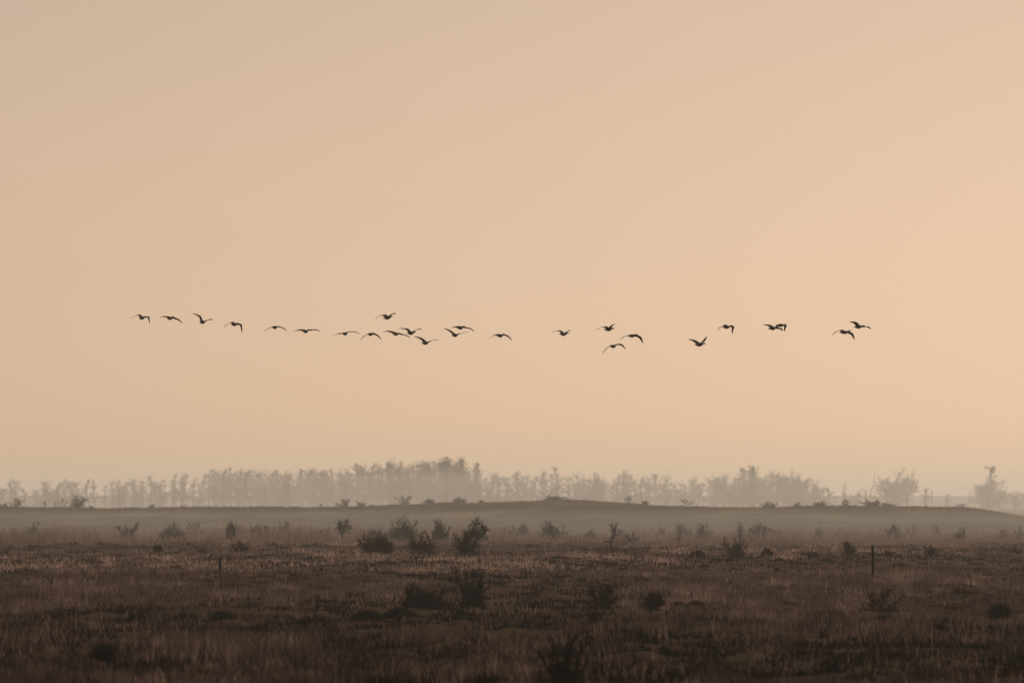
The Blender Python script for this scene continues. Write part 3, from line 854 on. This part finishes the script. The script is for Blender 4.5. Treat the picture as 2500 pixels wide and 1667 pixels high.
def field_grass():
    rng = np.random.default_rng(21)
    # near pasture: tufts of short dry blades, finer with distance
    for (y0, y1, n, nb, sg) in ((170, 300, 42000, 8, 2), (296, 432, 46000, 7, 1)):
        y = y0 + (y1 - y0) * rng.uniform(0, 1, n)
        x = rng.uniform(-.054, .054, n) * y
        u = x / y * 185
        patch = noise(x / 1.6, y / 16, 31) * .55 + noise(x / 7, y / 70, 32) * .45
        tall = sstep(.40, .80, patch + .16 * sstep(1, -8, u) - .16 * sstep(250, 190, y) * sstep(-1, 4, u))
        keep = rng.uniform(0, 1, n) < .30 + 1.05 * patch
        x, y, tall, patch = x[keep], y[keep], tall[keep], patch[keep]
        n = len(x)
        X = np.repeat(x, nb) + rng.normal(0, .08, n * nb)
        Y = np.repeat(y, nb) + rng.normal(0, .12, n * nb)
        th = np.repeat(rng.uniform(.4, 1.3, n) * (.10 + .26 * tall), nb)
        h = th * rng.uniform(.5, 1.15, n * nb) * np.repeat(clearing(x, y), nb)
        w = (.006 + Y * 2.6e-5) * rng.uniform(.6, 1.4, n * nb)
        tone = TONES[rng.integers(0, len(TONES), n)] * (.35 + 1.25 * noise(x / .9, y / 9, 45)[:, None]) * rng.uniform(.6, 1.3, (n, 1))
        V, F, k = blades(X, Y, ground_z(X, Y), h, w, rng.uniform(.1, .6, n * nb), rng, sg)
        tone = tone * (.72 + .55 * tall[:, None]) * (.85 + .45 * sstep(200, 390, y))[:, None]  # haze with distance painted into blade tone; tall tufts lightened against their self-shade
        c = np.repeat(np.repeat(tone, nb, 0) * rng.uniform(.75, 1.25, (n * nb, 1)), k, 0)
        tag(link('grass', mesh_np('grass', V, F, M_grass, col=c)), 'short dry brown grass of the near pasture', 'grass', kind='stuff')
    # low dark cushions: moss and withered herbs, also dark stand-ins for shaded bump sides
    n = 7000
    y = 175 + 470 * rng.uniform(0, 1, n) ** 1.1
    x = rng.uniform(-.054, .054, n) * y
    keep = noise(x / 5, y / 20, 46) * .5 + noise(x / 1.5, y / 6, 47) * .5 > .40
    x, y = x[keep], y[keep]
    n, nb = len(x), 34
    sz = rng.uniform(.12, .50, n) * rng.uniform(.6, 1.25, n) * (1 + .5 * sstep(330, 210, y))
    r, a = np.sqrt(rng.uniform(0, 1, (n, nb))), rng.uniform(0, 2 * np.pi, (n, nb))
    X = (x[:, None] + r * np.cos(a) * (sz * 1.5)[:, None]).ravel()
    Y = (y[:, None] + r * np.sin(a) * (sz * 1.2)[:, None]).ravel()
    h = ((.10 + .40 * sz)[:, None] * (1.1 - r * .75) * rng.uniform(.6, 1.2, (n, nb))).ravel()
    V, F, k = blades(X, Y, ground_z(X, Y), h, .030 + Y * 5e-5, rng.uniform(.1, .7, n * nb), rng, 1)
    c = np.repeat(np.repeat(np.array([[.014, .012, .010]]) * rng.uniform(.5, 1.6, (n, 1)), nb, 0), k, 0)
    tag(link('moss_shade_cushions', mesh_np('moss_shade_cushions', V, F, M_rush, col=c)), 'low dark cushions of withered herbs, also standing in for shaded bump sides', 'ground cover', kind='stuff')
    # middle pasture
    n = 150000
    y = 415 + (650 - 415) * rng.uniform(0, 1, n)
    x = rng.uniform(-.054, .054, n) * y
    patch = noise(x / 2.2, y / 34, 33) * .6 + noise(x / 12, y / 120, 34) * .4
    h = (.08 + .14 * sstep(.45, .8, patch)) * rng.uniform(.5, 1.3, n) * clearing(x, y)
    V, F, k = blades(x, y, ground_z(x, y), h, .022 * rng.uniform(.6, 1.4, n), rng.uniform(.1, .6, n), rng, 1)
    c = np.repeat(TONES[rng.integers(0, len(TONES), n)] * ((1.45 + 2.5 * noise(x / 1.2, y / 16, 35)) * (.75 + .6 * sstep(.4, .8, patch)))[:, None], k, 0)  # blades painted lighter than the near ones, for brightness with distance
    tag(link('grass', mesh_np('grass', V, F, M_grass, col=c)), 'short olive brown grass of the middle pasture', 'grass', kind='stuff')
    # scattered taller straw stalks over the pasture
    n = 9500
    y = 176 + 460 * rng.uniform(0, 1, n)
    x = rng.uniform(-.054, .054, n) * y
    keep = noise(x / 2.5, y / 12, 36) > .58
    x, y = x[keep], y[keep]
    n = len(x)
    V, F, k = blades(x, y, ground_z(x, y), rng.uniform(.16, .50, n), .006 + y * 2.6e-5, rng.uniform(.05, .35, n), rng)
    c = np.repeat(np.array([[.36, .255, .22]]) * rng.uniform(.6, 1.2, (n, 1)), k, 0)
    tag(link('straw', mesh_np('straw', V, F, M_grass, col=c)), 'pale dead stalks standing above the short grass', 'grass', kind='stuff')
    # tall grass strip in front of the hollow
    n = 120000
    y = 634 + 190 * rng.uniform(0, 1, n) ** 1.15
    x = rng.uniform(-.056, .056, n) * y
    d = noise(x / 5, y / 14, 37) * .6 + noise(x / 1.3, y / 5, 38) * .4
    keep = (rng.uniform(0, 1, n) < .2 + 1.2 * (d - .2)) & (y > bank_edge(x) + 1 + 26 * (noise(x / 6, x * 0, 39) - .45) * sstep(-4, 6, x))
    x, y, d = x[keep], y[keep], d[keep]
    n = len(x)
    h = (.40 + .75 * sstep(.35, .72, noise(x / 4.5, y / 30, 48) * .6 + noise(x / .9, y / 9, 49) * .4)) * (.22 + 1.0 * rng.uniform(0, 1, n) ** 2.2)
    V, F, k = blades(x, y, ground_z(x, y), h, .034 * rng.uniform(.6, 1.3, n), rng.uniform(.05, .55, n), rng)
    tint = np.array([[.28, .205, .185]]) * (.55 + .8 * noise(x / 3, y / 9, 40))[:, None] * rng.uniform(.7, 1.25, (n, 1))
    tag(link('tall_grass', mesh_np('tall_grass', V, F, M_grass, col=np.repeat(tint, k, 0))), 'strip of tall reddish dead grass at the far edge of the pasture', 'grass', kind='stuff')
    # turf on the dune
    n = 26000
    x = rng.uniform(-60, 60, n)
    y = CREST_D + rng.normal(0, 14, n)
    V, F, k = blades(x, y, dune_z(x, y), rng.uniform(.06, .22, n), .05 * rng.uniform(.6, 1.3, n), rng.uniform(.1, .6, n), rng, 1)
    c = np.repeat(np.array([[.09, .075, .045]]) * rng.uniform(.5, 1.4, (n, 1)), k, 0)
    tag(link('dune_grass', mesh_np('dune_grass', V, F, M_grass, col=c)), 'short turf roughening the dune crest', 'grass', kind='stuff')
field_grass()

def sparkle_beads():  # pale balls on stalks, painted stand-ins for bright sparkles in the grass
    rng = np.random.default_rng(77)
    pts = [(1770, 1508), (1765, 1620), (1796, 1647), (2205, 1565), (456, 1595), (748, 1602), (838, 1582), (857, 1396), (1016, 1412), (1040, 1370), (1116, 1476), (2131, 1424),
           (328, 1621), (66, 1343), (78, 1342), (512, 1336), (1475, 1490), (2466, 1529), (1084, 1367), (1390, 1413), (1525, 1438), (1850, 1546), (2220, 1539), (1130, 1632)]
    pts += [(rng.uniform(20, 2480), 1340 + 320 * rng.uniform(0, 1) ** 1.3) for _ in range(150)]
    V0 = np.array([(0, 0, 1), (1, 0, 0), (0, 1, 0), (-1, 0, 0), (0, -1, 0), (0, 0, -1)], float)
    F0 = np.array([(0, 1, 2), (0, 2, 3), (0, 3, 4), (0, 4, 1), (5, 2, 1), (5, 3, 2), (5, 4, 3), (5, 1, 4)])
    parts = []
    for i, (px, py) in enumerate(pts):
        d = dist(py)
        x = (px - 1250) * K * d
        r = d * K * (2.0 if i < 24 else rng.uniform(.7, 1.3))
        hh = rng.uniform(.05, .14)
        parts.append((V0 * [r, r, r * 1.2] + [x, d, gz(x, d) + hh], F0))
        sv, sf = spikes([(x, d, gz(x, d) - .02)], [(0, 0, hh + .02)], .006)
        parts.append((sv, sf))
    V, F = join(parts)
    tag(link('sparkle_beads', mesh_np('sparkle_beads', V, F, M_sparkle, smooth=True, col=np.array([[.75, .66, .58]]))), 'pale beads on thin stalks standing in for sparkles in the dry grass', 'sparkle beads', kind='stuff')
sparkle_beads()

# ------------------------------------------------------------------ geese
BODY = [(-.345, .008, .035, .004), (-.29, .010, .048, .010), (-.22, .006, .046, .028), (-.14, .000, .062, .052), (-.06, -.006, .074, .068), (.02, -.006, .076, .072), (.09, .0, .066, .062),
        (.15, .012, .046, .045), (.20, .022, .031, .031), (.265, .030, .024, .025), (.305, .036, .027, .029), (.335, .038, .028, .030), (.362, .034, .018, .018), (.405, .024, .009, .006)]
BN = 12

def goose(px, py, theta, lw, rw, label, d=500.0, pitch=0.03, head_up=0.0, chord=1.0, twl=.16, twr=.16):
    u = K * d
    th = math.radians(theta)
    h = np.array([math.cos(th), math.sin(th), 0.0])
    h = h * math.cos(pitch) + np.array([0, 0, math.sin(pitch)])
    side = np.array([math.sin(th), -math.cos(th), 0.0])         # the goose's right
    up = np.cross(side, h)
    V, F, C = [], [], []
    for i, (t, zo, rx, rz) in enumerate(BODY):
        c = h * t + up * (zo + head_up * max(0, t - .12))
        for j in range(BN):
            a = 2 * math.pi * (j + .5) / BN
            V.append(c + 1.03 * (side * rx * math.cos(a) + up * rz * math.sin(a)))
            C.append((.05, .04, .036) if t > .12 else ((.30, .27, .25) if -.3 < t < -.15 and math.sin(a) < .3 else (.085, .07, .062)))
    nb = len(BODY)
    R0, R1 = 3, 7                                                # the rings the wings join
    skip = set()
    for i in range(R0, R1):
        skip.add((i, 0))
        skip.add((i, BN // 2 - 2))
    for i in range(nb - 1):
        for j in range(BN):
            if (i, j) in skip:
                continue
            k = (j + 1) % BN
            F.append((i * BN + j, i * BN + k, (i + 1) * BN + k, (i + 1) * BN + j))
    F.append(tuple(range(BN))[::-1])
    F.append(tuple((nb - 1) * BN + j for j in range(BN)))
    for s, pts, tw in ((1, rw, twr), (-1, lw, twl)):
        hi, lo = (1, 0) if s == 1 else (BN // 2 - 2, BN // 2 - 1)
        rings = list(range(R1, R0 - 1, -1))                      # leading to trailing
        prev = [r * BN + hi for r in rings] + [r * BN + lo for r in rings[::-1]]
        q = []
        for (ix, iy) in pts:                                     # photo offsets from the body -> true positions along the spread wing
            dx, dz = ix * u, -iy * u
            q.append(np.array([dx, -dx / math.tan(th), dz]))
        q = np.array(q)
        st = []                                                  # stations along root - wrist - tip
        for f in (0.35, .7, 1.0):
            st.append((q[0] + (q[1] - q[0]) * f, f * .45))
        for f in (.22, .45, .68, .87, 1.0):
            bow = np.array([0, 0, 1.]) * .10 * math.sin(math.pi * f) * np.linalg.norm(q[2] - q[1]) * (1 if q[2][2] < q[1][2] + .05 else .5)
            st.append((q[1] + (q[2] - q[1]) * f + bow, .45 + .55 * f))
        for p, f in st:
            c = chord * np.interp(f, [0, .2, .45, .6, .8, .93, 1], [.19, .20, .195, .165, .12, .07, .022])
            tk = np.interp(f, [0, .3, .6, 1], [.040, .030, .020, .008])
            cv = h * math.cos(tw * (1 - .3 * f)) + np.array([0, 0, 1.]) * math.sin(tw * (1 - .3 * f))
            nv = np.array([0, 0, 1.])
            fwd = .05 * math.sin(math.pi * min(1, f / .9)) - .10 * max(0, f - .5)
            base = len(V)
            m = len(rings)
            for e in range(m):
                g = e / (m - 1)
                V.append(p + cv * (c * (.45 - g) + fwd) + nv * tk * (.35 + .65 * math.sin(math.pi * min(1, g + .25))) * .6)
                C.append((.06, .047, .040) if f < .5 else (.045, .033, .027))
            for e in range(m - 1, -1, -1):
                g = e / (m - 1)
                V.append(p + cv * (c * (.45 - g) + fwd) - nv * tk * .4 * (.4 + .6 * (1 - g)))
                C.append((.06, .047, .040))
            cur = list(range(base, base + 2 * m))
            for e in range(2 * m):
                k = (e + 1) % (2 * m)
                F.append((prev[e], prev[k], cur[k], cur[e]) if s == 1 else (prev[k], prev[e], cur[e], cur[k]))
            prev = cur
        F.append(tuple(prev))
    me = bpy.data.meshes.new('goose')
    me.from_pydata([tuple(v) for v in V], [], F)
    a = me.color_attributes.new('tone', 'FLOAT_COLOR', 'POINT')
    cc = np.ones((len(V), 4), np.float32)
    cc[:, :3] = C
    a.data.foreach_set('color', cc.ravel())
    me.materials.append(M_feather)
    me.polygons.foreach_set('use_smooth', np.ones(len(me.polygons), bool))
    tag(link('goose', me, loc=at(px, py, d)), label, 'goose', 'geese flying in a loose line')

Z = {1: (310, 740, 7.35), 2: (620, 740, 7.35), 3: (880, 750, 11.76), 4: (1070, 770, 11.76), 5: (1330, 770, 9.046), 6: (1660, 770, 8.4), 7: (2020, 770, 19.6)}
GEESE = [  # crop, body, heading, near wing root/wrist/tip (image left), image right wing
    (1, (270, 266), 68, [(255, 240), (205, 216), (65, 282)], [(310, 250), (380, 258), (418, 365)], 'first goose at the tail end of the line, far wing bent steeply down'),
    (1, (775, 272), 70, [(750, 250), (690, 248), (565, 268)], [(805, 255), (870, 285), (1005, 363)], 'second goose from the tail end, wings sloping level to down'),
    (1, (1358, 342), 66, [(1340, 318), (1300, 245), (1180, 180)], [(1390, 330), (1440, 312), (1555, 302)], 'third goose from the tail end, one wing raised steeply'),
    (1, (1930, 382), 64, [(1905, 358), (1870, 350), (1735, 435)], [(1965, 370), (2035, 395), (2078, 525)], 'fourth goose from the tail end, both wings drooping into a hook'),
    (2, (375, 434), 72, [(345, 422), (270, 450), (190, 497)], [(405, 416), (470, 437), (600, 505)], 'fifth goose from the tail end, wings in a flat shallow arch'),
    (2, (930, 508), 72, [(905, 493), (855, 490), (700, 515)], [(960, 489), (1030, 488), (1195, 505)], 'goose with wings held almost straight and level'),
    (2, (1637, 548), 72, [(1610, 538), (1560, 550), (1400, 597)], [(1665, 528), (1715, 520), (1905, 553)], 'tilted goose before the crowded middle of the line, wings spread wide'),
    (2, (2092, 558), 68, [(2070, 546), (2030, 560), (1912, 662)], [(2120, 541), (2180, 570), (2295, 655)], 'goose with both wings bent down in an even arch under the highest goose'),
    (3, (775, 305), 56, [(745, 275), (670, 235), (430, 330)], [(810, 260), (915, 185), (1030, 205)], 'highest goose in the middle of the line, flying above its neighbours'),
    (3, (1020, 770), 66, [(985, 740), (890, 722), (640, 700)], [(1080, 748), (1200, 795), (1445, 888)], 'goose directly below the highest one, banked with a long thin wing down'),
    (3, (1450, 745), 58, [(1420, 712), (1330, 640), (1090, 603)], [(1490, 702), (1590, 658), (1775, 642)], 'goose with both wings raised in a shallow cup beside the highest one'),
    (3, (1870, 1030), 58, [(1840, 990), (1760, 930), (1550, 825)], [(1920, 1000), (2010, 975), (2275, 935)], 'lowest goose of the crowded middle, one broad wing raised'),
    (4, (487, 572), 64, [(450, 540), (370, 485), (165, 360)], [(530, 548), (620, 530), (900, 480)], 'lower goose of the crossing pair, wings up in a V'),
    (4, (640, 357), 64, [(600, 332), (530, 335), (295, 405)], [(700, 330), (790, 365), (1050, 460)], 'upper goose of the crossing pair, wings arched down'),
    (4, (1785, 582), 64, [(1745, 558), (1670, 565), (1440, 670)], [(1830, 555), (1900, 570), (2130, 712)], 'goose alone after the crossing pair, wings arched down'),
    (5, (415, 415), 54, [(390, 392), (340, 352), (160, 370)], [(440, 392), (510, 342), (578, 342)], 'goose with raised cupped wings, alone before the group of three'),
    (5, (1410, 310), 50, [(1390, 290), (1335, 260), (1152, 315)], [(1430, 275), (1480, 215), (1570, 188)], 'top goose of the group of three, wing lifted behind its head'),
    (5, (1515, 680), 62, [(1480, 664), (1430, 675), (1285, 840)], [(1550, 652), (1640, 645), (1800, 740)], 'lowest goose of the group of three, thin wing hanging down'),
    (5, (1930, 448), 50, [(1890, 428), (1830, 450), (1685, 520)], [(1980, 440), (2070, 480), (2185, 610)], 'front goose of the group of three, broad wings swept down'),
    (6, (405, 602), 46, [(370, 582), (310, 540), (185, 480)], [(430, 578), (480, 520), (570, 430)], 'goose low in the line with both wings held high in a V and neck stretched'),
    (6, (960, 240), 50, [(930, 217), (900, 203), (782, 300)], [(1030, 225), (1075, 238), (1085, 375)], 'goose with a broad wing pointing straight down, alone'),
    (6, (1905, 265), 48, [(1885, 240), (1830, 215), (1715, 185)], [(1970, 262), (2040, 280), (2120, 318)], 'lower goose of the overlapping pair, wings in one slanting line'),
    (6, (2065, 202), 48, [(2030, 186), (1985, 205), (1938, 300)], [(2115, 196), (2148, 215), (2157, 325)], 'upper goose of the overlapping pair, wings hanging down on both sides'),
    (7, (830, 812), 44, [(720, 760), (620, 715), (290, 920)], [(960, 800), (1090, 880), (1330, 1150)], 'lower one of the two leading geese, wings drooping'),
    (7, (1500, 548), 44, [(1450, 490), (1330, 385), (1110, 270)], [(1590, 548), (1750, 565), (2110, 650)], 'upper one of the two leading geese, at the head of the line'),
]
for i, (c, b, th, lw, rw, lab) in enumerate(GEESE):
    ox, oy, s = Z[c]
    off = lambda p: ((p[0] - b[0]) / s, (p[1] - b[1]) / s)
    rr = random.Random(i)
    goose(ox + b[0] / s, oy + b[1] / s, th, [off(p) for p in lw], [off(p) for p in rw], lab, d=500 + rr.uniform(-9, 9) + (6 if i == 21 else 0), pitch=rr.uniform(.0, .08),
          head_up=rr.uniform(-.05, .12), twl=rr.uniform(.14, .30), twr=rr.uniform(.10, .26))

# ------------------------------------------------------------------ the small bird on the ground
def perched_bird():
    px, base, d = 1217, 1357, dist(1357)
    u = K * d
    prof = [(-4.2, .6, .5), (-3.2, 1.6, 1.0), (-2.0, 3.2, 1.9), (-.8, 5.2, 2.3), (.4, 7.2, 2.1), (1.2, 8.8, 1.4), (1.7, 9.9, 1.15), (2.2, 10.7, 1.0), (2.9, 11.0, .5), (3.6, 10.9, .15)]
    pts = np.array([(a * u, 0, b * u) for a, b, _ in prof])
    V, F = tube(pts, [r * u for *_, r in prof], 8)
    x = (px - 1250) * u
    root = tag(link('bird', mesh_np('bird', V, F, M_feather, smooth=True, col=np.array([[.03, .026, .024]])), loc=(x, d, gz(x, d))), 'small dark bird sitting upright on the pasture beside the tall spiky bush', 'bird')
    V, F = join([tube([(.3 * u, 0, 3.2 * u), (.4 * u, 0, -.4 * u)], [.3 * u, .25 * u], 4), tube([(-.7 * u, .6 * u, 3.0 * u), (-.6 * u, .6 * u, -.4 * u)], [.3 * u, .25 * u], 4)])
    link('leg', mesh_np('leg', V, F, M_bark), root)
perched_bird()
